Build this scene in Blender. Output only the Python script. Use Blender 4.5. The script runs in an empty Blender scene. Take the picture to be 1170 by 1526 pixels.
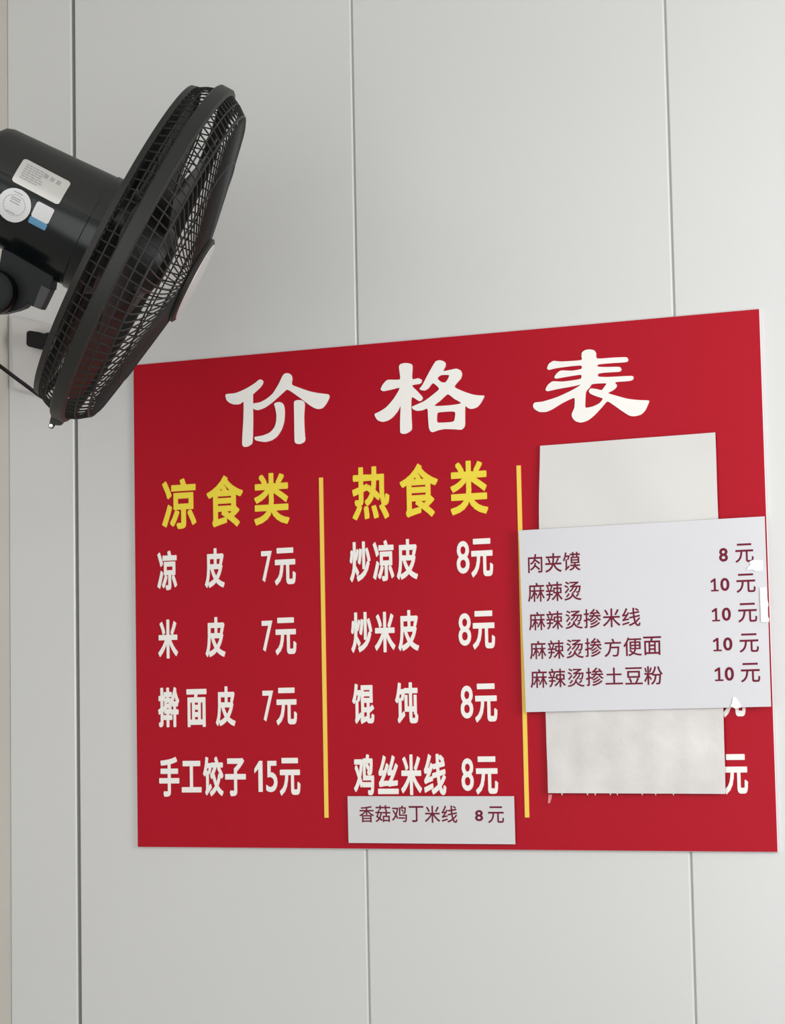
import bpy, bmesh, math, random
from mathutils import Vector, Matrix, Euler
random.seed(7)
S = bpy.context.scene
COL = S.collection

# ------------------------------------------------------------------ camera
ZB = 1.5                                   # height of the board's lower edge above the floor
F_PX = 3313.72                             # focal length in pixels of the 1170x1526 frame
CAM = Vector((1.38582, -2.41595, 0.16513 + ZB))
ROT = Euler((1.6585905, 0.0191707, 0.4072281), 'XYZ')
cd = bpy.data.cameras.new('camera')
cam = bpy.data.objects.new('camera', cd)
COL.objects.link(cam)
cam.location = CAM
cam.rotation_euler = ROT
cd.sensor_fit = 'AUTO'
cd.sensor_width = 36.0
cd.lens = F_PX / 1526 * 36
cd.clip_start = 0.05
S.camera = cam

# ------------------------------------------------------------------ light
S.view_settings.view_transform = 'Standard'
S.view_settings.look = 'None'
S.view_settings.gamma = 1.0
S.view_settings.use_curve_mapping = False
S.view_settings.exposure = 0.11
wd = bpy.data.worlds.new('world')
S.world = wd
wd.use_nodes = True
bg = wd.node_tree.nodes['Background']
bg.inputs['Color'].default_value = (0.95, 0.98, 1.0, 1)
bg.inputs['Strength'].default_value = 0.5


def area_light(name, loc, target, sx, sy, power, color):
    ld = bpy.data.lights.new(name, 'AREA')
    ld.shape = 'RECTANGLE'
    ld.size = sx
    ld.size_y = sy
    ld.energy = power
    ld.color = color
    o = bpy.data.objects.new(name, ld)
    COL.objects.link(o)
    o.location = loc
    o.rotation_euler = (Vector(target) - Vector(loc)).to_track_quat('-Z', 'Y').to_euler()
    return o


# unseen lights assumed behind the camera and on the right for the wall's gradient
area_light('assumed_front_light', (1.05, -3.55, 1.6), (0.9, 0.0, 1.8), 2.3, 1.9, 32, (1.0, 1.0, 0.995))  # assumed light, no opening in view, added for the sheen on the wall
area_light('assumed_side_light', (1.9, -0.78, 1.88), (0.6, 0.0, 1.95), 0.6, 0.6, 14, (1.0, 1.0, 1.0))  # assumed light, no window in view, added to brighten the wall's right side
area_light('ceiling_fill', (0.35, -1.9, 2.70), (0.35, -1.9, 0.0), 1.3, 0.3, 3, (1.0, 1.0, 0.98))  # unseen fill light added under the ceiling to brighten the wall

# ------------------------------------------------------------------ helpers
RM = ROT.to_matrix()


def ray(px, py):
    return RM @ Vector(((px - 585) / F_PX, -(py - 763) / F_PX, -1.0))


def at(px, py, y=0.0):
    """point of the vertical plane at depth y that stands at a pixel of the photograph"""
    d = ray(px, py)
    return CAM + d * ((y - CAM.y) / d.y)


def mat(name, color, rough=0.5, metal=0.0, bump=0.0, bscale=40.0, var=0.0, vscale=6.0, spec=0.5, coat=0.0):
    m = bpy.data.materials.new(name)
    m.use_nodes = True
    nt = m.node_tree
    b = nt.nodes['Principled BSDF']
    b.inputs['Base Color'].default_value = (*color, 1)
    b.inputs['Roughness'].default_value = rough
    b.inputs['Metallic'].default_value = metal
    b.inputs['Specular IOR Level'].default_value = spec
    b.inputs['Coat Weight'].default_value = coat
    tc = nt.nodes.new('ShaderNodeTexCoord')
    if var > 0:
        n = nt.nodes.new('ShaderNodeTexNoise')
        n.inputs['Scale'].default_value = vscale
        n.inputs['Detail'].default_value = 3
        r = nt.nodes.new('ShaderNodeMapRange')
        r.inputs['To Min'].default_value = 1 - var
        r.inputs['To Max'].default_value = 1 + var
        mx = nt.nodes.new('ShaderNodeMix')
        mx.data_type = 'RGBA'
        mx.blend_type = 'MULTIPLY'
        mx.inputs[0].default_value = 1
        mx.inputs[6].default_value = (*color, 1)
        nt.links.new(tc.outputs['Object'], n.inputs['Vector'])
        nt.links.new(n.outputs['Fac'], r.inputs['Value'])
        nt.links.new(r.outputs['Result'], mx.inputs[7])
        nt.links.new(mx.outputs[2], b.inputs['Base Color'])
    if bump > 0:
        n2 = nt.nodes.new('ShaderNodeTexNoise')
        n2.inputs['Scale'].default_value = bscale
        n2.inputs['Detail'].default_value = 4
        bp = nt.nodes.new('ShaderNodeBump')
        bp.inputs['Strength'].default_value = bump
        bp.inputs['Distance'].default_value = 0.002
        nt.links.new(tc.outputs['Object'], n2.inputs['Vector'])
        nt.links.new(n2.outputs['Fac'], bp.inputs['Height'])
        nt.links.new(bp.outputs['Normal'], b.inputs['Normal'])
    return m


M = dict(
    panel=mat('wall_panel', (0.655, 0.66, 0.652), 0.28, bump=0.05, bscale=60, var=0.02, vscale=3),
    gap=mat('panel_joint', (0.17, 0.17, 0.16), 0.8),
    joint=mat('panel_tongue', (0.44, 0.445, 0.43), 0.6),
    leftwall=mat('left_wall_paint', (0.555, 0.525, 0.47), 0.6, bump=0.1, var=0.06, vscale=5),
    ceiling=mat('ceiling_paint', (0.75, 0.75, 0.73), 0.8),
    floor=mat('floor_tile', (0.22, 0.215, 0.2), 0.4, var=0.1),
    foam=mat('white_foam', (0.72, 0.65, 0.65), 0.6),
    red=mat('red_face', (0.43, 0.0038, 0.017), 0.45, bump=0.03, bscale=50, var=0.02, spec=0.18),
    white=mat('white_vinyl', (0.92, 0.90, 0.86), 0.5),
    yellow=mat('yellow_vinyl', (0.90, 0.72, 0.05), 0.5),
    yellow2=mat('yellow_line_vinyl', (0.92, 0.64, 0.09), 0.5),
    paper=mat('paper', (0.685, 0.68, 0.715), 0.75, var=0.015, vscale=12, bump=0.1, bscale=25),
    paper_blank=mat('paper_blank', (0.695, 0.68, 0.66), 0.7, var=0.03, vscale=14, bump=0.25, bscale=18),
    paper_worn=mat('paper_worn', (0.69, 0.665, 0.65), 0.65, var=0.17, vscale=22, bump=0.8, bscale=30),
    paper_strip=mat('paper_strip', (0.665, 0.66, 0.67), 0.75, var=0.015, vscale=12),
    ink=mat('dark_red_ink', (0.17, 0.013, 0.036), 0.75, spec=0.2),
    tape=mat('glare_tape', (0.95, 0.95, 0.94), 0.25),  # the tape's glare and highlights are painted in as plain white
    black=mat('fan_plastic', (0.017, 0.017, 0.0155), 0.5, spec=0.32, var=0.1, vscale=20),
    wire=mat('fan_wire', (0.015, 0.015, 0.014), 0.5, spec=0.35),
    dark=mat('blade_plastic', (0.012, 0.011, 0.011), 0.45),
    motor=mat('motor_cover', (0.021, 0.021, 0.0195), 0.42, spec=0.4),
    gloss=mat('motor_gloss', (0.005, 0.007, 0.008), 0.2, spec=0.3),
    bracket=mat('bracket_plastic', (0.006, 0.007, 0.008), 0.5, spec=0.22),
    steel=mat('steel', (0.7, 0.7, 0.7), 0.2, metal=1.0),
    badge=mat('badge_silver', (0.55, 0.55, 0.54), 0.35),
    silver=mat('label_silver', (0.66, 0.65, 0.62), 0.3, metal=0.35),
    labelw=mat('label_white', (0.75, 0.75, 0.76), 0.45),
    print=mat('label_print', (0.16, 0.16, 0.17), 0.6),
    printl=mat('label_print_light', (0.38, 0.38, 0.39), 0.6),
    blue=mat('label_blue', (0.10, 0.30, 0.50), 0.45),
    plastic=mat('white_plastic', (0.60, 0.58, 0.565), 0.45),
    cord=mat('cord_rubber', (0.009, 0.008, 0.009), 0.55, spec=0.25),
)


def link_mesh(name, verts, faces, m, parent=None, smooth=False):
    me = bpy.data.meshes.new(name)
    me.from_pydata([tuple(v) for v in verts], [], faces)
    me.materials.append(m)
    me.update()
    if smooth:
        for p in me.polygons:
            p.use_smooth = True
    o = bpy.data.objects.new(name, me)
    COL.objects.link(o)
    if parent:
        o.parent = parent
    return o


def tag(o, label=None, cat=None, group=None, kind=None):
    if label:
        o['label'] = label
    if cat:
        o['category'] = cat
    if group:
        o['group'] = group
    if kind:
        o['kind'] = kind
    return o


class MB:
    def __init__(self):
        self.v = []
        self.f = []

    def add(self, vs, fs):
        n = len(self.v)
        self.v += [Vector(v) for v in vs]
        self.f += [[i + n for i in f] for f in fs]

    def box(self, lo, hi):
        x0, y0, z0 = lo
        x1, y1, z1 = hi
        self.add([(x0, y0, z0), (x1, y0, z0), (x1, y1, z0), (x0, y1, z0), (x0, y0, z1), (x1, y0, z1), (x1, y1, z1), (x0, y1, z1)],
                 [(0, 3, 2, 1), (4, 5, 6, 7), (0, 1, 5, 4), (1, 2, 6, 5), (2, 3, 7, 6), (3, 0, 4, 7)])

    def lathe(self, prof, n=96, axis='x', a0=0.0, a1=None, cy=0.0, cz=0.0, close=True):
        """profile of (x, r) turned about the local x axis"""
        full = a1 is None
        steps = n if full else n + 1
        vs = []
        for i in range(steps):
            t = a0 + (2 * math.pi if full else (a1 - a0)) * i / n
            for (x, r) in prof:
                vs.append((x, cy + r * math.cos(t), cz + r * math.sin(t)))
        k = len(prof)
        fs = []
        for i in range(n):
            j = (i + 1) % steps
            for q in range(k if close else k - 1):
                w = (q + 1) % k
                fs.append((i * k + q, i * k + w, j * k + w, j * k + q))
        self.add(vs, fs)

    def tube(self, pts, r, n=6, cap=True):
        pts = [Vector(p) for p in pts]
        rings = []
        prev = None
        for i, p in enumerate(pts):
            d = (pts[min(i + 1, len(pts) - 1)] - pts[max(i - 1, 0)]).normalized()
            if prev is None:
                a = Vector((0, 0, 1)) if abs(d.z) < 0.9 else Vector((1, 0, 0))
                nn = (a - d * a.dot(d)).normalized()
            else:
                nn = (prev - d * prev.dot(d)).normalized()
            prev = nn
            b = d.cross(nn)
            rr = r[i] if isinstance(r, (list, tuple)) else r
            rings.append([p + (nn * math.cos(2 * math.pi * k / n) + b * math.sin(2 * math.pi * k / n)) * rr for k in range(n)])
        vs = [q for rg in rings for q in rg]
        fs = []
        for i in range(len(rings) - 1):
            for k in range(n):
                fs.append((i * n + k, i * n + (k + 1) % n, (i + 1) * n + (k + 1) % n, (i + 1) * n + k))
        if cap:
            fs.append(tuple(reversed(range(n))))
            fs.append(tuple(range((len(rings) - 1) * n, len(rings) * n)))
        self.add(vs, fs)

    def ring(self, x, r, wr, n=96, m=6):
        prof = [(x + wr * math.cos(2 * math.pi * k / m), r + wr * math.sin(2 * math.pi * k / m)) for k in range(m)]
        self.lathe(prof, n)

    def prism(self, poly, z0, z1):
        n = len(poly)
        self.add([(x, y, z0) for x, y in poly] + [(x, y, z1) for x, y in poly],
                 [tuple(range(n - 1, -1, -1)), tuple(range(n, 2 * n))] + [(i, (i + 1) % n, n + (i + 1) % n, n + i) for i in range(n)])

    def build(self, name, m, parent=None, smooth=False, bevel=0.0, seg=2):
        o = link_mesh(name, self.v, self.f, m, parent, False)
        bm = bmesh.new()
        bm.from_mesh(o.data)
        bmesh.ops.recalc_face_normals(bm, faces=bm.faces)
        if bevel > 0:
            bmesh.ops.bevel(bm, geom=[e for e in bm.edges if e.calc_face_angle(0) > 0.5], offset=bevel, segments=seg, affect='EDGES')
        if smooth:
            for f in bm.faces:
                f.smooth = True
            for e in bm.edges:
                if e.calc_face_angle(0) > 0.7:
                    e.smooth = False
        bm.to_mesh(o.data)
        bm.free()
        return o


# ------------------------------------------------------------------ the room
XL = -0.1865                     # the left corner
XR = 3.2
H = 2.74
PW = 0.3936                      # panel width between two joints
J0 = -0.0870                     # the joint beside the corner
mb = MB()
joints = [J0 + PW * i for i in range(9)]
edges = [XL] + joints + [XR]
for i in range(len(edges) - 1):
    a, b = edges[i], edges[i + 1]
    ga = 0.0 if i == 0 else (0.0026 if i == 1 else 0.0012)
    gb = 0.0 if i == len(edges) - 2 else (0.0026 if i == 0 else 0.0012)
    c = 0.0012
    # one panel with chamfered long edges
    prof = [(a + ga, 0.02), (a + ga, c), (a + ga + c, 0.0), (b - gb - c * 1.3, 0.0), (b - gb, c * 1.3), (b - gb, 0.02)]
    n = len(prof)
    mb.add([(x, y, 0) for x, y in prof] + [(x, y, H) for x, y in prof], [(q, q + 1, n + q + 1, n + q) for q in range(n - 1)])
wb = link_mesh('wall_back', mb.v, mb.f, M['panel'])
tag(wb, 'light grey wall panels with vertical joints', kind='structure')
mb = MB()
mb.box((XL, 0.014, 0), (XR, 0.04, H))
tag(mb.build('trim_1', M['gap']), kind='structure')
for i, j in enumerate(joints[1:]):       # the tongue closing each tight joint
    mb = MB()
    mb.box((j - 0.0016, 0.0022, 0), (j + 0.0016, 0.0142, H))
    tag(mb.build('trim_%d' % (i + 2), M['joint']), kind='structure')
mb = MB()
mb.box((XL - 0.1, -3.6, 0), (XL, 0.04, H))
tag(mb.build('wall_left', M['leftwall']), kind='structure')
mb = MB()
mb.box((XL - 0.1, -3.6, -0.1), (XR, 0.04, 0))
tag(mb.build('floor', M['floor']), kind='structure')
mb = MB()
mb.box((XL - 0.1, -3.6, H), (XR, 0.04, H + 0.1))
tag(mb.build('ceiling', M['ceiling']), kind='structure')

# ------------------------------------------------------------------ lettering
_glyph = {}


def glyph(ch, bold):
    """flat-topped outline of one character in em units, its tight box moved to 0..1; also thickness 0..1 in y"""
    key = (ch, bold)
    if key in _glyph:
        return _glyph[key]
    if ch == '1':
        vs, fs = outline_mesh([[(0.50, 0.0), (0.50, 0.74), (0.0, 0.60), (0.0, 0.74), (0.62, 1.0), (1.0, 1.0), (1.0, 0.0)]], [], 1)
    elif ch == '1f':            # a one with a foot
        polys = [[(0.40, 0.12), (0.40, 0.78), (0.08, 0.66), (0.0, 0.80), (0.46, 1.0), (0.66, 1.0), (0.66, 0.12), (1.0, 0.12), (1.0, 0), (0.05, 0), (0.05, 0.12)]]
        me = outline_mesh(polys, [], 1)
        vs, fs = me
    else:
        cu = bpy.data.curves.new('glyph', 'FONT')
        cu.body = ch
        cu.size = 1.0
        cu.resolution_u = 4
        cu.fill_mode = 'FRONT'
        o = bpy.data.objects.new('glyph', cu)
        COL.objects.link(o)
        dg = bpy.context.evaluated_depsgraph_get()
        me = o.evaluated_get(dg).to_mesh()
        bm = bmesh.new()
        bm.from_mesh(me)
        o.evaluated_get(dg).to_mesh_clear()
        bpy.data.objects.remove(o)
        bpy.data.curves.remove(cu)
        bmesh.ops.remove_doubles(bm, verts=bm.verts, dist=1e-5)
        bm.verts.index_update()
        g = MB()
        rg = random.Random(ord(ch))
        g.add([(v.co.x, v.co.y, 1.0) for v in bm.verts], [[v.index for v in f.verts] for f in bm.faces])
        # every edge of the outline carries a little bar that makes the strokes bolder
        for e in bm.edges:
            if len(e.link_faces) != 1:
                continue
            p, q = e.verts[0].co.xy, e.verts[1].co.xy
            d = q - p
            if d.length < 1e-6:
                continue
            ext = bold * (0.7 if d.length > 0.07 else 0.2)
            d.normalize()
            w = Vector((-d.y, d.x)) * bold
            p2, q2 = p - d * ext, q + d * ext
            c4 = [p2 - w, q2 - w, q2 + w, p2 + w]
            top = 0.98 - 0.2 * rg.random()
            g.add([(c.x, c.y, top) for c in c4] + [(c.x, c.y, 0.0) for c in c4],
                  [(0, 1, 2, 3), (0, 4, 5, 1), (1, 5, 6, 2), (2, 6, 7, 3), (3, 7, 4, 0)])
        bm.free()
        vs = [tuple(v) for v in g.v]
        fs = [tuple(f) for f in g.f]
    x0 = min(v[0] for v in vs); x1 = max(v[0] for v in vs)
    y0 = min(v[1] for v in vs); y1 = max(v[1] for v in vs)
    vs = [((v[0] - x0) / (x1 - x0), (v[1] - y0) / (y1 - y0), v[2]) for v in vs]
    _glyph[key] = (vs, fs)
    return _glyph[key]


def outline_mesh(outers, holes, smooth=4):
    """filled, extruded (0..1) mesh of polygons with holes"""
    def sm(p):
        if smooth < 2:
            return p
        out = []
        n = len(p)
        for i in range(n):
            a, b, c, d = (Vector(p[(i + k) % n]) for k in (-1, 0, 1, 2))
            for k in range(smooth):
                t = k / smooth
                q = 0.5 * (2 * b + (c - a) * t + (2 * a - 5 * b + 4 * c - d) * t * t + (3 * b - a - 3 * c + d) * t ** 3)
                l = b.lerp(c, t)
                q = q.lerp(l, 0.35)
                out.append((q.x, q.y))
        return out
    V, Fc = [], []
    cu = bpy.data.curves.new('outline', 'CURVE')
    cu.dimensions = '2D'
    cu.fill_mode = 'BOTH'
    cu.extrude = 0.5
    for p in [sm(q) for q in outers + holes]:
        s = cu.splines.new('POLY')
        s.points.add(len(p) - 1)
        for pt, (x, y) in zip(s.points, p):
            pt.co = (x, y, 0, 1)
        s.use_cyclic_u = True
    o = bpy.data.objects.new('outline', cu)
    COL.objects.link(o)
    dg = bpy.context.evaluated_depsgraph_get()
    me = o.evaluated_get(dg).to_mesh()
    V = [(v.co.x, v.co.y, 1.0 if v.co.z > 0 else 0.0) for v in me.vertices]
    Fc = [tuple(f.vertices) for f in me.polygons]
    o.evaluated_get(dg).to_mesh_clear()
    bpy.data.objects.remove(o)
    bpy.data.curves.remove(cu)
    return V, Fc


YB = -0.0045                     # the face of the board


def lettering(name, chars, m, parent, y, thick, bold, surf=None):
    """chars: (character, left, right, top, bottom) in pixels of the photograph, set into the plane at depth y"""
    mb = MB()
    if parent is board and len(chars) > 1:
        for c in chars:
            lettering(name, [c], m, parent, y, thick, bold, surf)
        return
    for ch, xl, xr, yt, yb in chars:
        b_ = bold
        if parent is board and ch in '78150':
            b_ = bold * 0.42
        elif surf and ch in '80':
            b_ = 0.023
        vs, fs = glyph(ch, b_)
        xc, yc = (xl + xr) / 2, (yt + yb) / 2
        a = at(xl, yc, y); b = at(xr, yc, y)
        t = at(xc, yt, y); d = at(xc, yb, y)
        out = []
        for (u, v, w) in vs:
            x = a.x + (b.x - a.x) * u
            z = d.z + (t.z - d.z) * v
            yy = y - thick * w
            if surf:
                yy = surf(x, z) - 0.0001 - thick * w
            out.append((x, yy, z))
        mb.add(out, [tuple(reversed(f)) for f in fs])
    return mb.build(name, m, parent)


# ------------------------------------------------------------------ the price board
BW, BH = 0.8, 0.6
mb = MB()
mb.box((0, YB + 0.0003, ZB), (BW, -0.0002, ZB + BH))
board = mb.build('price_board', M['foam'], bevel=0.0006, seg=1)
tag(board, 'large red price board with white and yellow lettering fixed to the wall', 'sign')
mb = MB()
mb.box((0.0006, YB, ZB + 0.0006), (BW - 0.0006, YB + 0.0006, ZB + BH - 0.0006))
tag(mb.build('face_sheet', M['red'], board), 'plain red face of the board')

LT = 0.0010                    # thickness of the cut letters


def traced(name, region, w, outers, holes):
    """title characters in brush style, outlines given in the zoomed region"""
    mb = MB()
    for n_, (o_, h_, (rx, ry, k)) in enumerate(zip(outers, holes, region)):
        vs, fs = outline_mesh(o_, h_, 4)
        out = []
        for (x, yy, ww) in vs:
            p = at(rx + x * k, ry + yy * k, YB)
            out.append((p.x, YB - (LT + 0.00006 * n_) * ww, p.z))
        mb.add(out, fs)
    return mb.build(name, M['white'], board)


jia = [[(45, 340), (60, 325), (150, 315), (260, 268), (345, 215), (385, 182), (410, 177), (430, 195), (425, 225), (395, 265), (330, 325), (325, 345), (327, 600), (322, 810), (305, 845), (270, 865), (235, 867), (217, 845), (218, 760), (228, 600), (230, 410), (190, 430), (130, 432), (85, 415), (55, 385)]]
jia2 = [[(325, 425), (400, 410), (465, 375), (530, 320), (590, 225), (630, 140), (655, 115), (690, 113), (718, 130), (730, 165), (725, 228), (800, 260), (900, 295), (990, 315), (1095, 328), (1110, 345), (1105, 375), (1075, 430), (1040, 470), (995, 480), (955, 468), (900, 435), (830, 380), (760, 330), (710, 295), (682, 283), (665, 285), (600, 345), (520, 415), (450, 465), (385, 490), (345, 485), (322, 465)]]
jia3 = [[(545, 430), (560, 415), (595, 407), (630, 420), (648, 460), (652, 530), (645, 610), (620, 690), (575, 760), (520, 800), (460, 817), (400, 812), (355, 800), (343, 780), (350, 765), (430, 750), (500, 720), (545, 670), (565, 610), (568, 540), (558, 480)]]
jia4 = [[(748, 415), (760, 395), (790, 387), (825, 390), (850, 405), (857, 440), (850, 560), (855, 700), (862, 790), (850, 820), (810, 838), (775, 835), (755, 812), (752, 700), (750, 540)]]
mu = [[(293, 110), (305, 85), (350, 72), (400, 78), (423, 100), (420, 225), (480, 220), (512, 235), (510, 260), (490, 275), (418, 290), (470, 345), (515, 395), (522, 415), (510, 435), (485, 440), (415, 405), (412, 560), (418, 700), (405, 730), (365, 755), (330, 758), (305, 740), (305, 600), (308, 490), (280, 540), (230, 600), (180, 632), (130, 642), (85, 625), (62, 590), (58, 565), (100, 545), (170, 500), (240, 420), (300, 315), (220, 330), (145, 345), (120, 335), (117, 320), (140, 275), (185, 235), (300, 232), (300, 170)]]
ge = [[(492, 322), (520, 285), (570, 190), (620, 100), (650, 55), (690, 45), (730, 58), (745, 80), (740, 110), (722, 150), (790, 138), (850, 127), (890, 145), (903, 180), (890, 225), (830, 300), (900, 340), (1000, 375), (1060, 385), (1115, 388), (1115, 405), (1085, 460), (1050, 500), (1000, 517), (965, 510), (935, 492), (932, 600), (932, 670), (920, 700), (895, 718), (830, 715), (740, 712), (680, 722), (620, 742), (595, 730), (582, 690), (575, 600), (568, 515), (520, 530), (465, 535), (430, 520), (418, 498), (440, 485), (540, 440), (620, 380), (682, 322), (622, 267), (580, 315), (545, 338), (510, 335)]]
ge_h = [[(665, 220), (700, 190), (778, 190), (765, 230), (740, 260), (700, 255)], [(765, 375), (830, 420), (895, 462), (780, 482), (636, 487), (690, 440)], [(662, 570), (680, 550), (830, 543), (835, 600), (825, 635), (790, 645), (680, 650), (660, 635)]]
biao = [[(505, 130), (510, 95), (540, 73), (580, 67), (620, 75), (638, 100), (648, 150), (780, 143), (910, 138), (932, 155), (930, 175), (905, 185), (780, 193), (660, 205), (655, 225), (740, 228), (850, 227), (870, 245), (865, 265), (840, 273), (720, 280), (660, 290), (658, 315), (740, 320), (960, 310), (982, 325), (975, 345), (940, 357), (815, 368), (830, 395), (820, 420), (790, 445), (750, 468), (820, 490), (930, 520), (1040, 532), (1120, 535), (1122, 555), (1090, 625), (1050, 665), (990, 680), (940, 672), (860, 620), (790, 570), (740, 545), (690, 600), (620, 675), (560, 720), (500, 738), (450, 725), (420, 690), (417, 655), (440, 600), (442, 515), (400, 525), (320, 565), (240, 615), (180, 640), (120, 640), (75, 615), (60, 585), (75, 555), (150, 545), (280, 505), (420, 440), (500, 390), (430, 405), (290, 430), (195, 450), (175, 435), (195, 395), (240, 360), (330, 362), (430, 350), (500, 335), (500, 300), (420, 310), (330, 325), (270, 335), (257, 320), (280, 285), (320, 260), (420, 262), (505, 245), (500, 215), (400, 222), (270, 240), (205, 255), (190, 240), (205, 200), (250, 172), (320, 178), (500, 165)]]
biao_h = [[(605, 385), (730, 378), (715, 410), (690, 440), (640, 430), (590, 425), (572, 450), (590, 475), (650, 500), (700, 518), (670, 560), (610, 590), (550, 602), (538, 585), (545, 460), (580, 415)]]
R1 = (330, 540, 170 / 1170)
R2 = (550, 530, 180 / 1170)
R3 = (785, 510, 190 / 1170)
for nm, regs, outs, hols in (('title_character', [R1] * 4, [jia, jia2, jia3, jia4], [[]] * 4),
                             ('title_character', [R2] * 2, [mu, ge], [[], ge_h]),
                             ('title_character', [R3], [biao], [biao_h])):
    traced(nm, regs, 0, outs, hols)

HB, IB = 0.025, 0.029
lettering('heading_character', [('凉', 241.7, 292.5, 713.3, 788.4), ('食', 308.4, 362.3, 708.5, 785.7), ('类', 379, 431, 704.9, 782.1)], M['yellow'], board, YB, LT, HB)
lettering('heading_character', [('热', 525.3, 580.4, 695.4, 774.6), ('食', 596.2, 652.8, 690.7, 771.2), ('类', 671.4, 727.1, 686.6, 767)], M['yellow'], board, YB, LT, HB)
ITEMS = [
    [('凉', 234.8, 263.9, 820.6, 879.6), ('皮', 305.6, 334.5, 817.1, 876.1)],
    [('米', 236.2, 265.3, 923.3, 981.3), ('皮', 306.6, 335.7, 919.7, 979.3)],
    [('擀', 236.2, 267.3, 1024.2, 1083.8), ('面', 278.5, 308, 1026.8, 1083.4), ('皮', 321.9, 350.8, 1022.9, 1082.2)],
    [('手', 237.8, 267.3, 1127.9, 1187.2), ('工', 271.2, 300.3, 1133.8, 1180.9), ('饺', 303, 333.1, 1127.5, 1186.8), ('子', 336, 366.5, 1129.4, 1186.4)],
    [('炒', 521.5, 552.3, 807.2, 867.3), ('凉', 555.9, 587.3, 804.8, 866.2), ('皮', 591.3, 622.5, 803.3, 863.8)],
    [('炒', 523.5, 554.9, 912.2, 972.7), ('米', 558.6, 589.1, 911.8, 972.1), ('皮', 593.6, 624.1, 909.2, 970.2)],
    [('馄', 525.3, 557.7, 1018.6, 1079.1), ('饨', 589.2, 623.1, 1016.8, 1078.1)],
    [('鸡', 527.7, 557.7, 1123.9, 1185), ('丝', 563.4, 593.9, 1125.4, 1183.4), ('米', 597.9, 628.8, 1124.3, 1185), ('线', 632.1, 665, 1123.4, 1185)],
]
PRICES = [
    [('7', 389.8, 405.3, 821.2, 867.2), ('元', 409.8, 440.7, 816.3, 872.2)],
    [('7', 390.7, 406.3, 925, 970.9), ('元', 410.8, 441.7, 920.3, 976.2)],
    [('7', 391.7, 407.4, 1029.2, 1075), ('元', 412.2, 442.6, 1024.8, 1080.9)],
    [('1', 379.7, 391.5, 1133.8, 1180), ('5', 397, 413.7, 1133.8, 1180.5), ('元', 417.2, 447.7, 1129.4, 1185.8)],
    [('8', 680.7, 699.8, 806.2, 855), ('元', 702.4, 734.8, 802.5, 860.3)],
    [('8', 683.5, 702.2, 913.8, 962.5), ('元', 704.7, 737.7, 910.2, 967.8)],
    [('8', 686.7, 705.3, 1021.7, 1070.9), ('元', 708.2, 741.2, 1018.6, 1076.7)],
    [('8', 687.9, 706.1, 1129.9, 1178.8), ('元', 709.4, 742.3, 1127.2, 1184.3)],
    [('元', 1077, 1111, 1010, 1069)],
    [('元', 1079.5, 1114.5, 1123.8, 1184)],
]
for row in ITEMS:
    lettering('item_character', row, M['white'], board, YB, LT, IB)
for row in PRICES:
    lettering('price_character', row, M['white'], board, YB, LT, IB)
# the lower tips of the covered row that show under the worn sheet
for px in (838, 876, 887.5, 910, 920.5, 957.5, 977.5, 1004):
    mb = MB()
    a = at(px - 4, 1176, YB); b = at(px + 4, 1176, YB); c = at(px, 1185.5, YB)
    mb.add([(a.x, YB, a.z), (b.x, YB, b.z), (c.x, YB, c.z), (a.x, YB - LT, a.z), (b.x, YB - LT, b.z), (c.x, YB - LT, c.z)],
           [(0, 1, 2), (5, 4, 3), (0, 3, 4, 1), (1, 4, 5, 2), (2, 5, 3, 0)])
    mb.build('letter_tip', M['white'], board)
for (x0, y0, x1, y1) in ((478.3, 711.8, 487.4, 1218.5), (773.2, 693.8, 786, 1218.2)):
    a = at(x0, y0, YB); b = at(x1, y1, YB)
    xc = (a.x + b.x) / 2
    mb = MB()
    mb.box((xc - 0.0026, YB - LT, b.z), (xc + 0.0026, YB, a.z))
    mb.build('divider_line', M['yellow2'], board)


# ------------------------------------------------------------------ sheets of paper
def sheet(name, corners, y, m, wave, nx=28, nz=28, th=0.00025, bow=0.0):
    """paper between four corner pixels TL TR BR BL; wave(x, z) lifts it off the board"""
    P = [at(px, py, y) for px, py in corners]
    front = []
    for j in range(nz + 1):
        t = j / nz
        for i in range(nx + 1):
            s = i / nx
            p = (P[0] * (1 - s) + P[1] * s) * (1 - t) + (P[3] * (1 - s) + P[2] * s) * t
            x = p.x - bow * math.sin(math.pi * min(1, t * 1.0)) * (1 - s)
            front.append(Vector((x, wave(x, p.z), p.z)))
    n = len(front)
    back = [v + Vector((0, th, 0)) for v in front]
    w = nx + 1
    fs = []
    for j in range(nz):
        for i in range(nx):
            a = j * w + i
            fs.append((a, a + w, a + w + 1, a + 1))
            fs.append((n + a, n + a + 1, n + a + w + 1, n + a + w))
    rim = list(range(0, w)) + [j * w + nx for j in range(1, nz + 1)] + [nz * w + i for i in range(nx - 1, -1, -1)] + [j * w for j in range(nz - 1, 0, -1)]
    for k in range(len(rim)):
        a, b = rim[k], rim[(k + 1) % len(rim)]
        fs.append((a, b, n + b, n + a))
    o = MB()
    o.add(front + back, fs)
    return o.build(name, m, None, smooth=True)


def wave_upper(x, z):
    return -0.0078 - 0.0006 * (1 + math.sin(x * 45 + z * 18)) - 0.0005 * (1 + math.sin(z * 60 + 1))


def wave_lower(x, z):
    return -0.0080 - 0.0004 * (1 + math.sin(x * 70 + z * 45)) - 0.0003 * (1 + math.sin(z * 110 - x * 60)) - 0.0003 * math.sin(x * 160 + 2)


def wave_price(x, z):
    return -0.0128 - 0.0005 * (1 + math.sin(x * 24 + 1.0)) - 0.0004 * (1 + math.sin(z * 40 + x * 12))


def wave_strip(x, z):
    return -0.0078 - 0.0003 * (1 + math.sin(x * 35))


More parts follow.
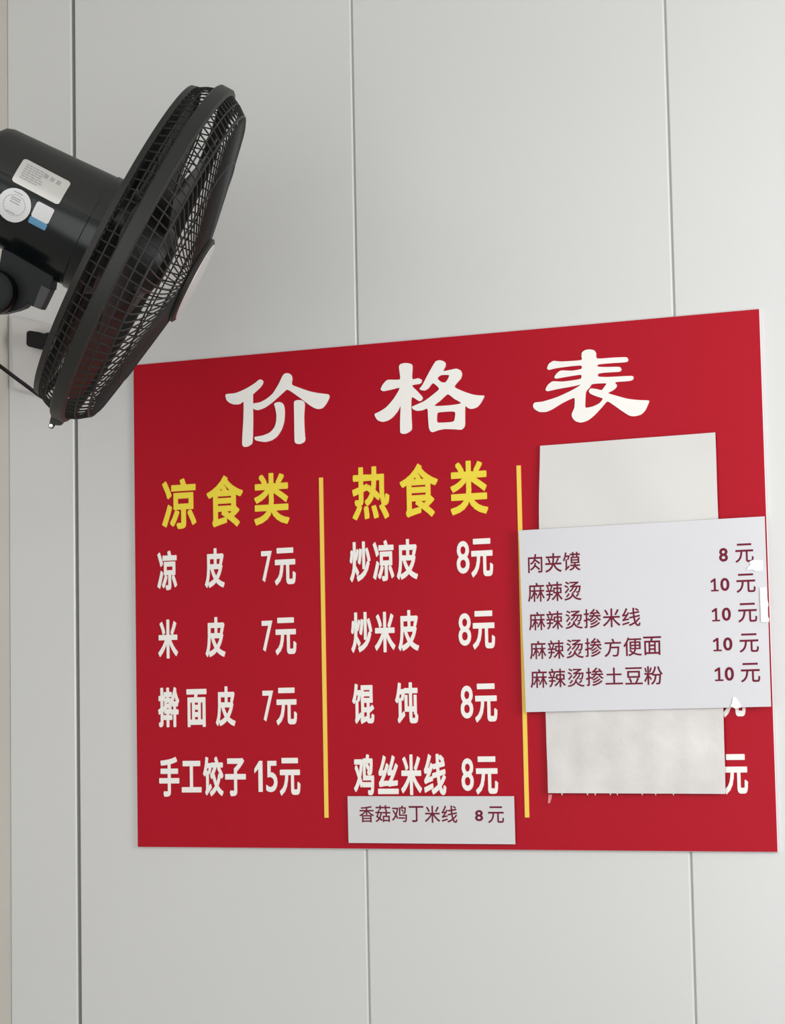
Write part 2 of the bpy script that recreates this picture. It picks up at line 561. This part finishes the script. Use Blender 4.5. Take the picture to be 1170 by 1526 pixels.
o = sheet('paper_sheet', [(804.8, 664.3), (1065.8, 644.3), (1077.6, 990), (811, 990)], -0.009, M['paper_blank'], wave_upper, bow=0.003)
tag(o, 'blank white sheet taped on the red board above the printed price sheet', 'paper', 'sheets of paper taped on the board')
o = sheet('paper_sheet', [(807.5, 900), (1074.5, 900), (1081.7, 1183), (817.6, 1181.8)], -0.009, M['paper_worn'], wave_lower, nx=48, nz=48)
o.location.y = -0.0012
tag(o, 'worn crinkled blank white sheet hanging out below the printed price sheet', 'paper', 'sheets of paper taped on the board')
ps = sheet('printed_sheet', [(773.3, 790.6), (1140.0, 769.6), (1149.6, 1053), (784, 1061.3)], -0.0135, M['paper'], wave_price)
tag(ps, 'white sheet with five lines of dark red print across the right of the board', 'paper', 'sheets of paper taped on the board')
st = sheet('printed_strip', [(517.8, 1186.6), (766, 1186.6), (767.9, 1258.2), (519.4, 1256.2)], -0.0083, M['paper_strip'], wave_strip, nx=20, nz=8)
tag(st, 'narrow white strip with one printed line at the bottom of the middle column', 'paper', 'sheets of paper taped on the board')

PR = [
    [('肉', 787.2, 808.6, 825.9, 853.8), ('夹', 812.7, 837.2, 824.3, 853), ('馍', 839.1, 865.1, 822.7, 850.6), ('8', 1071.8, 1085.1, 816.6, 837.1), ('元', 1096.1, 1123.5, 809.9, 838.4)],
    [('麻', 787.2, 812.3, 868.5, 896.9), ('辣', 814, 838.8, 866.8, 896), ('烫', 841.3, 866.8, 866.3, 894.8), ('1f', 1059, 1071, 862, 881.3), ('0', 1073.6, 1087.3, 861.1, 880.7), ('元', 1097.5, 1126.3, 854.8, 883.2)],
    [('麻', 788.8, 813.2, 912, 939.4), ('辣', 814.8, 839.5, 910.4, 938), ('烫', 843.2, 868.9, 909.6, 937.2), ('掺', 870.3, 896, 907.4, 935.9), ('米', 898.7, 924.7, 906.6, 934.7), ('线', 927.2, 954.5, 905.8, 933.4), ('1f', 1060.9, 1073.1, 906.2, 926), ('0', 1075.9, 1089.5, 905.3, 925.3), ('元', 1100.2, 1128.6, 898.5, 927.4)],
    [('麻', 790, 814.4, 955, 982.3), ('辣', 816.9, 841.3, 954, 981.9), ('烫', 844.6, 870.2, 952.7, 981), ('掺', 872.1, 897.1, 950.8, 979), ('方', 901, 926, 951.7, 979), ('便', 929.4, 956.7, 949.8, 977.7), ('面', 959, 985.6, 948.3, 976.2), ('1f', 1062.8, 1075.7, 950.6, 970.6), ('0', 1078.1, 1091.9, 949.7, 969.7), ('元', 1102.3, 1131.2, 943.9, 972.3)],
    [('麻', 790.8, 816, 997.3, 1025.2), ('辣', 817.7, 843.3, 996.3, 1024.2), ('烫', 846.2, 871.2, 996, 1023.7), ('掺', 873.5, 899.6, 994.8, 1022.3), ('土', 902.5, 928.3, 994.8, 1020), ('豆', 931.7, 957.7, 994.4, 1020), ('粉', 960, 987.9, 992.5, 1020.4), ('1f', 1065.2, 1078.4, 994.6, 1015), ('0', 1080.4, 1094.3, 993.9, 1014.6), ('元', 1104.4, 1133.4, 987.8, 1016.9)],
]


def print_line(row, parent, y, surf):
    mb_chars = [c for c in row if c[0] not in ('1f', '8', '0')]
    digits = [c for c in row if c[0] in ('1f', '8', '0')]
    lettering('printed_item', [c for c in mb_chars if c[0] != '元'], M['ink'], parent, y, 0.00012, 0.009, surf)
    lettering('printed_price', digits + [c for c in mb_chars if c[0] == '元'], M['ink'], parent, y, 0.00012, 0.009, surf)


for row in PR:
    print_line(row, ps, -0.0135, wave_price)
print_line([('香', 535.4, 557.2, 1201.1, 1225.6), ('菇', 559.4, 581.7, 1200, 1225.1), ('鸡', 583.9, 606.6, 1200.4, 1225.1), ('丁', 609.4, 631.2, 1201.1, 1225.1), ('米', 633.2, 656.1, 1200.7, 1226.2), ('线', 658.3, 681.7, 1200.4, 1226.2), ('8', 707.9, 719.9, 1207.1, 1223.8), ('元', 727.2, 751, 1201.6, 1226.7)], st, -0.0083, wave_strip)


def tape(poly, y, label, m=None):
    mb = MB()
    pts = [at(px, py, y) for px, py in poly]
    n = len(pts)
    mb.add([(p.x, y, p.z) for p in pts] + [(p.x, y + 0.0001, p.z) for p in pts],
           [tuple(range(n)), tuple(range(2 * n - 1, n - 1, -1))] + [(i, (i + 1) % n, n + (i + 1) % n, n + i) for i in range(n)])
    return tag(mb.build('adhesive_tape', m or M['tape']), label, 'tape', 'bits of tape on the board')


tape([(1117, 837), (1122, 834.5), (1137, 835), (1137, 850), (1127, 851), (1121, 848.5), (1112.5, 849), (1115, 845), (1119, 842)], -0.0152, 'small shiny tape patch, painted white as glare, under the topmost price of the printed sheet')
tape([(1132.5, 876), (1142, 875), (1143.5, 882), (1142.5, 888), (1145.5, 901), (1143.5, 909), (1144, 918), (1146.5, 922), (1146, 927), (1134.5, 927)], -0.0152, 'tall tape strip, painted white as glare, over the right edge of the printed sheet')
tape([(1088.5, 1052), (1091, 1048.5), (1092.5, 1038.5), (1096, 1039), (1103.5, 1049), (1105, 1054), (1096, 1056)], -0.0150, 'torn tape bit, painted white as a highlight, curling over the lower edge of the printed sheet')
m_cl = mat('clear_tape', (0.75, 0.22, 0.24), 0.3)
tape([(817.5, 1184), (823, 1184), (822, 1190), (820, 1197), (816.5, 1197)], YB - 0.0012, 'tiny pinkish tape remnant below the lower left corner of the worn sheet', m_cl)

# ------------------------------------------------------------------ the wall fan
K = 0.2 / 279                    # metres per unit of the fan's own measure (rim radius 279)
FC = Vector((0.22247, -0.36694, 0.65192 + ZB))
AX = Vector((0.76904, 0.43102, -0.47200)).normalized()
VIEW = (CAM - FC).normalized()
TZ = (VIEW - AX * VIEW.dot(AX)).normalized()
TY = TZ.cross(AX)
FM = Matrix((AX, TY, TZ)).transposed().to_4x4()
FM.translation = FC
fan = bpy.data.objects.new('wall_fan', None)
COL.objects.link(fan)
fan.matrix_world = FM @ Matrix.Scale(1.0, 4)
tag(fan, 'black caged fan tilted downward in front of the wall left of the red board', 'fan')


def uv(px, py):
    dx, dy = px - 214, py - 380
    return (dx * 0.887 + dy * 0.462, dx * 0.462 - dy * 0.887)


class FB(MB):
    def build(self, *a, **k):
        self.v = [v * K for v in self.v]
        return MB.build(self, *a, **k)


fb = FB()
fb.lathe([(-11.5, 269), (-11, 274.5), (-8.5, 277), (8.5, 277), (11, 274.5), (11.5, 269), (9, 266), (-9, 266)], 160)
rim = fb.build('rim_band', M['black'], fan, smooth=True)
# lower clamp with its screw
fb = FB()
fb.prism([(-13, -272), (9, -272), (7, -283), (0, -286), (-10, -286)], -9, 9)
fb.prism([(-10, -284), (-1, -284), (-2, -294), (-9, -294)], -6, 6)
lug = fb.build('rim_clamp', M['black'], rim, bevel=1.2 * K)
fb = FB()
fb.lathe([(0.0, 0.01), (0.0, 3.6), (3.0, 3.6), (4.2, 2.6), (4.6, 0.01)], 20)
sc = fb.build('clamp_screw', M['steel'], rim, smooth=True)
sc.rotation_euler = (0, -math.pi / 2, 0)
sc.location = Vector((-5.5, -289.5, 5.0)) * K


def polar(x, r, t):
    return Vector((x, r * math.cos(t), r * math.sin(t)))


fb = FB()
N = 110
for i in range(N):
    t = 2 * math.pi * i / N
    pts = [polar(10, 269, t), polar(26, 261, t + 0.01), polar(39, 251, t + 0.02), polar(44, 242, t + 0.03)]
    for q in range(1, 9):
        s = q / 8
        r = 242 - (242 - 62) * s
        pts.append(polar(44 + 38 * s - 4 * s * s, r, t + 0.03 + 0.16 * s))
    fb.tube(pts, 1.3, 5)
fb.ring(40, 250, 1.9, 128)
fb.ring(24, 262, 1.2, 128)
fb.ring(56.5, 184, 1.3, 96)
fb.build('front_grille', M['wire'], fan, smooth=True)
fb = FB()
N = 100
for i in range(N):
    t = 2 * math.pi * (i + 0.5) / N
    pts = [polar(-9, 269, t), polar(-26, 263, t), polar(-41, 254, t), polar(-45, 244, t - 0.01)]
    for q in range(1, 6):
        s = q / 5
        pts.append(polar(-45 - 8 * s, 244 - (244 - 84) * s, t - 0.01 - 0.22 * s))
    fb.tube(pts, 1.2, 5)
fb.lathe([(-47, 251), (-47, 256), (-38, 258), (-38, 253)], 144)
fb.ring(-24, 263, 1.2, 128)
fb.ring(-48, 190, 1.5, 96)
fb.ring(-50, 140, 1.5, 96)
fb.build('rear_grille', M['wire'], fan, smooth=True)
fb = FB()
fb.lathe([(76, 0.01), (76, 66), (79, 69), (83, 69), (86, 64), (88, 0.01)], 64)
bd = fb.build('grille_hub', M['black'], fan, smooth=True)
fb = FB()
fb.lathe([(85, 0.01), (85, 63), (87, 62), (88.5, 40), (89, 0.01)], 64)
tag(fb.build('badge', M['badge'], fan, smooth=True), 'pale silver disc at the centre of the front cage')
fb = FB()
fb.lathe([(-30, 0.01), (-30, 55), (20, 55), (34, 46), (40, 25), (41, 0.01)], 48)
hub = fb.build('rotor_hub', M['dark'], fan, smooth=True)
for b in range(5):
    fb = FB()
    t0 = 2 * math.pi * b / 5 + 0.35
    nr, nc = 10, 8
    grid = []
    for side in (0, 1):
        for i in range(nr + 1):
            r = 48 + (240 - 48) * i / nr
            half = (0.34 + 0.16 * math.sin(math.pi * min(1, i / nr * 0.9)))
            if i == nr:
                half *= 0.72
            tw = 24 - 10 * i / nr
            for j in range(nc + 1):
                s = j / nc * 2 - 1
                x = tw * s + 4 * (1 - s * s) - 6 + side * 2.2
                grid.append(polar(x, r - (6 * s * s if i == nr else 0), t0 + half * s + 0.18 * i / nr))
    w = nc + 1
    n1 = (nr + 1) * w
    fs = []
    for i in range(nr):
        for j in range(nc):
            a = i * w + j
            fs += [(a, a + 1, a + w + 1, a + w), (n1 + a, n1 + a + w, n1 + a + w + 1, n1 + a + 1)]
    rimi = list(range(w)) + [i * w + nc for i in range(1, nr + 1)] + [nr * w + j for j in range(nc - 1, -1, -1)] + [i * w for i in range(nr - 1, 0, -1)]
    for q in range(len(rimi)):
        a, c = rimi[q], rimi[(q + 1) % len(rimi)]
        fs.append((a, c, n1 + c, n1 + a))
    fb.add(grid, fs)
    fb.build('blade', M['dark'], fan, smooth=True)

# the motor housing: satin upper shell, glossy lower shell
MY = -6.0


def r_at(x):
    return 91 + (82 - 91) * (-70 - x) / 190.0


prof_out = [(-62, r_at(-70) + 1.5), (-84, r_at(-84) + 1.5), (-85.5, r_at(-85)), (-252, r_at(-252)), (-262, r_at(-262) - 3), (-270, r_at(-262) - 12), (-286, 45), (-290, 0.01)]
ang = math.radians(78)           # local angle of the parting line, 90 degrees faces the viewer
fb = FB()
fb.lathe(prof_out, 64, a0=-ang, a1=ang, cy=MY, close=False)
mh = fb.build('motor_housing', M['motor'], fan, smooth=True)
fb = FB()
prof_lo = [(x, max(0.01, r - 0.8)) for x, r in prof_out]
fb.lathe(prof_lo, 64, a0=ang, a1=2 * math.pi - ang, cy=MY, close=False)
tag(fb.build('lower_shell', M['gloss'], fan, smooth=True), 'glossy black lower half of the motor housing')
fb = FB()
fb.lathe([(-40, 0.01), (-40, 80), (-63, 92), (-63, 0.01)], 64, cy=MY, close=False)
fb.build('motor_collar', M['dark'], fan, smooth=True)


def on_housing(u, v, lift):
    r = r_at(u) + lift
    d = max(-r, min(r, v - MY))
    return Vector((u, v, math.sqrt(max(0.0, r * r - d * d))))


DU, DV = 14.0, -1.5


def decal(name, u0, u1, v0, v1, m, parent, lift=0.8, nv=10, nu=2, round_=0.0, label=None):
    u0, u1, v0, v1 = u0 + DU, u1 + DU, v0 + DV, v1 + DV
    fb = FB()
    vs = []
    for j in range(nv + 1):
        v = v0 + (v1 - v0) * j / nv
        ins = 0.0
        e = min(v - v0, v1 - v)
        if round_ and e < round_:
            ins = round_ - math.sqrt(max(0, round_ ** 2 - (round_ - e) ** 2))
        for i in range(nu + 1):
            u = u0 + ins + (u1 - u0 - 2 * ins) * i / nu
            vs.append(on_housing(u, v, lift))
    w = nu + 1
    fb.add(vs, [(j * w + i, j * w + i + 1, (j + 1) * w + i + 1, (j + 1) * w + i) for j in range(nv) for i in range(nu)])
    o = fb.build(name, m, parent, smooth=True)
    if label:
        tag(o, label)
    return o


rl = decal('rating_label', -224, -147, 8, 46, M['silver'], mh, nv=20, round_=4, label='silver rating label on the motor housing')
rs = decal('round_sticker', -229, -179, -46, 3, M['labelw'], mh, nv=40, round_=24.8, label='round white sticker on the motor housing')
es = decal('small_sticker', -176, -148, -24, 0, M['labelw'], mh, nv=10, round_=2, label='small white and blue sticker on the motor housing')
decal('sticker_band', -176, -148, -34, -24, M['blue'], mh, nv=6, round_=1, label='blue foot of the small sticker')
# faint unreadable print on the stickers
fb = FB()


def bar(u0, u1, v0, v1):
    q = [on_housing(u + DU, v + DV, 1.1) for u, v in ((u0, v0), (u1, v0), (u1, v1), (u0, v1))]
    fb.add(q, [(0, 1, 2, 3)])


random.seed(3)
for k, v in enumerate((39, 35.5, 32, 28.5, 25, 21.5, 18)):
    u = -216
    while u < -188 + (6 if k < 2 else 0):
        L = random.uniform(2, 7)
        bar(u, u + L, v, v + 1.7)
        u += L + 1.2
for i in range(3):
    bar(-186 + i * 10, -179.5 + i * 10, 34, 40)
fb.build('label_print', M['printl'], rl)
fb = FB()
for v in (-4, -12, -15, -19, -34):
    bar(-214 + random.uniform(0, 3), -196 - random.uniform(0, 3), v, v + 1.4)
for i in range(24):
    t0, t1 = 2 * math.pi * i / 24, 2 * math.pi * (i + 0.7) / 24
    q = [on_housing(-204 + DU + r * math.cos(t), -21.5 + DV + 0.9 * r * math.sin(t), 1.1) for r, t in ((16, t0), (16, t1), (17, t1), (17, t0))]
    fb.add(q, [(0, 1, 2, 3)])
fb.build('sticker_print', M['printl'], rs)

# tilt bracket, knob and the arm that carries the fan from the left wall
body = [uv(*p) for p in ((8, 372), (40, 382), (84, 408), (80, 433), (66, 430), (53, 458), (45, 453), (38, 459), (28, 463), (8, 468), (-30, 470), (-55, 440), (-50, 405), (-18, 408), (3, 400))]
fb = FB()
fb.prism(body, -30, 26)
br = fb.build('tilt_bracket', M['bracket'], fan, bevel=1.5 * K)
plate = [uv(*p) for p in ((66, 426), (79, 433), (64.5, 462), (53, 457.5))]
fb = FB()
fb.prism(plate, -24, 30)
fb.build('bracket_plate', M['dark'], fan, bevel=0.8 * K)
kx, ky = uv(-9, 433)
fb = FB()
fb.lathe([(20, 0.01), (20, 30), (24, 33), (60, 34), (66, 31), (68, 24), (66, 0.01)], 40)
kb = fb.build('tilt_knob', M['bracket'], fan, smooth=True)
kb.rotation_euler = (0, -math.pi / 2, 0)
kb.location = Vector((kx + 8, ky, 0)) * K
FI = FM.inverted()
piv = FM @ (Vector((kx - 20, ky, 0)) * K)
base = Vector((XL + 0.03, piv.y - 0.02, piv.z - 0.03))
fb = MB()
mid = Vector((XL + 0.06, piv.y - 0.01, piv.z - 0.03))
fb.tube([FI @ piv, FI @ ((piv + mid) / 2 + Vector((0, 0, -0.012))), FI @ mid, FI @ base], 0.017, 16)
fb.build('support_arm', M['bracket'], fan, smooth=True)
fb = MB()
c = base
pts = []
for dx, dy, dz in ((-0.0298, -0.05, -0.1), (0.012, -0.05, -0.1), (0.012, 0.05, -0.1), (-0.0298, 0.05, -0.1), (-0.0298, -0.05, 0.08), (0.012, -0.05, 0.08), (0.012, 0.05, 0.08), (-0.0298, 0.05, 0.08)):
    pts.append(FI @ (c + Vector((dx, dy, dz))))
fb.add(pts, [(0, 3, 2, 1), (4, 5, 6, 7), (0, 1, 5, 4), (1, 2, 6, 5), (2, 3, 7, 6), (3, 0, 4, 7)])
fb.build('wall_base', M['bracket'], fan, bevel=0.006)

# ------------------------------------------------------------------ outlet cover, plug and cord in the corner
yb_ = -0.006
a = at(15, 468.5, yb_); b = at(112, 493, yb_); c = at(112, 602, yb_); d = at(18, 580, yb_)
mb = MB()
pts = [a, b, c, d]
mb.add([(p.x, yb_, p.z) for p in pts] + [(p.x, -0.0002, p.z) for p in pts], [(0, 1, 2, 3), (7, 6, 5, 4), (0, 4, 5, 1), (1, 5, 6, 2), (2, 6, 7, 3), (3, 7, 4, 0)])
tag(mb.build('cover_plate', M['plastic'], bevel=0.002), 'pale cover plate on the wall in the corner behind the fan cage', 'cover plate')
mb = MB()
yp = -0.03
P = [(39, 494), (44, 492.5), (57, 494.5), (66, 498), (66, 496), (84, 494), (84, 513), (66, 514), (60, 520), (54, 519), (41, 516), (38.5, 513)]
pts = [at(px, py, yp) for px, py in P]
n = len(pts)
mb.add([(p.x, yp, p.z) for p in pts] + [(p.x, yb_ - 0.0002, p.z) for p in pts],
       [tuple(range(n)), tuple(range(2 * n - 1, n - 1, -1))] + [(i, (i + 1) % n, n + (i + 1) % n, n + i) for i in range(n)])
plug = mb.build('power_plug', M['cord'], bevel=0.001)
tag(plug, 'black plug on the pale cover plate behind the fan cage with its cord', 'plug')
mb = MB()
path = []
ctrl = [(at(82, 504, -0.022)), (at(105, 530, -0.035)), (at(118, 580, -0.06)), (at(100, 607, -0.09)), (at(66, 593.5, -0.12)), (at(34, 571, -0.15)), (at(-2, 544, -0.18)), (at(-60, 500, -0.26)), base + Vector((0.012, 0.03, -0.07))]
for i in range(len(ctrl) - 1):
    p0, p1, p2, p3 = ctrl[max(i - 1, 0)], ctrl[i], ctrl[i + 1], ctrl[min(i + 2, len(ctrl) - 1)]
    for k in range(8):
        t = k / 8
        path.append(0.5 * (2 * p1 + (p2 - p0) * t + (2 * p0 - 5 * p1 + 4 * p2 - p3) * t * t + (3 * p1 - p0 - 3 * p2 + p3) * t ** 3))
path.append(ctrl[-1])
mb.tube(path, 0.0024, 10)
mb.build('power_cord', M['cord'], plug, smooth=True)
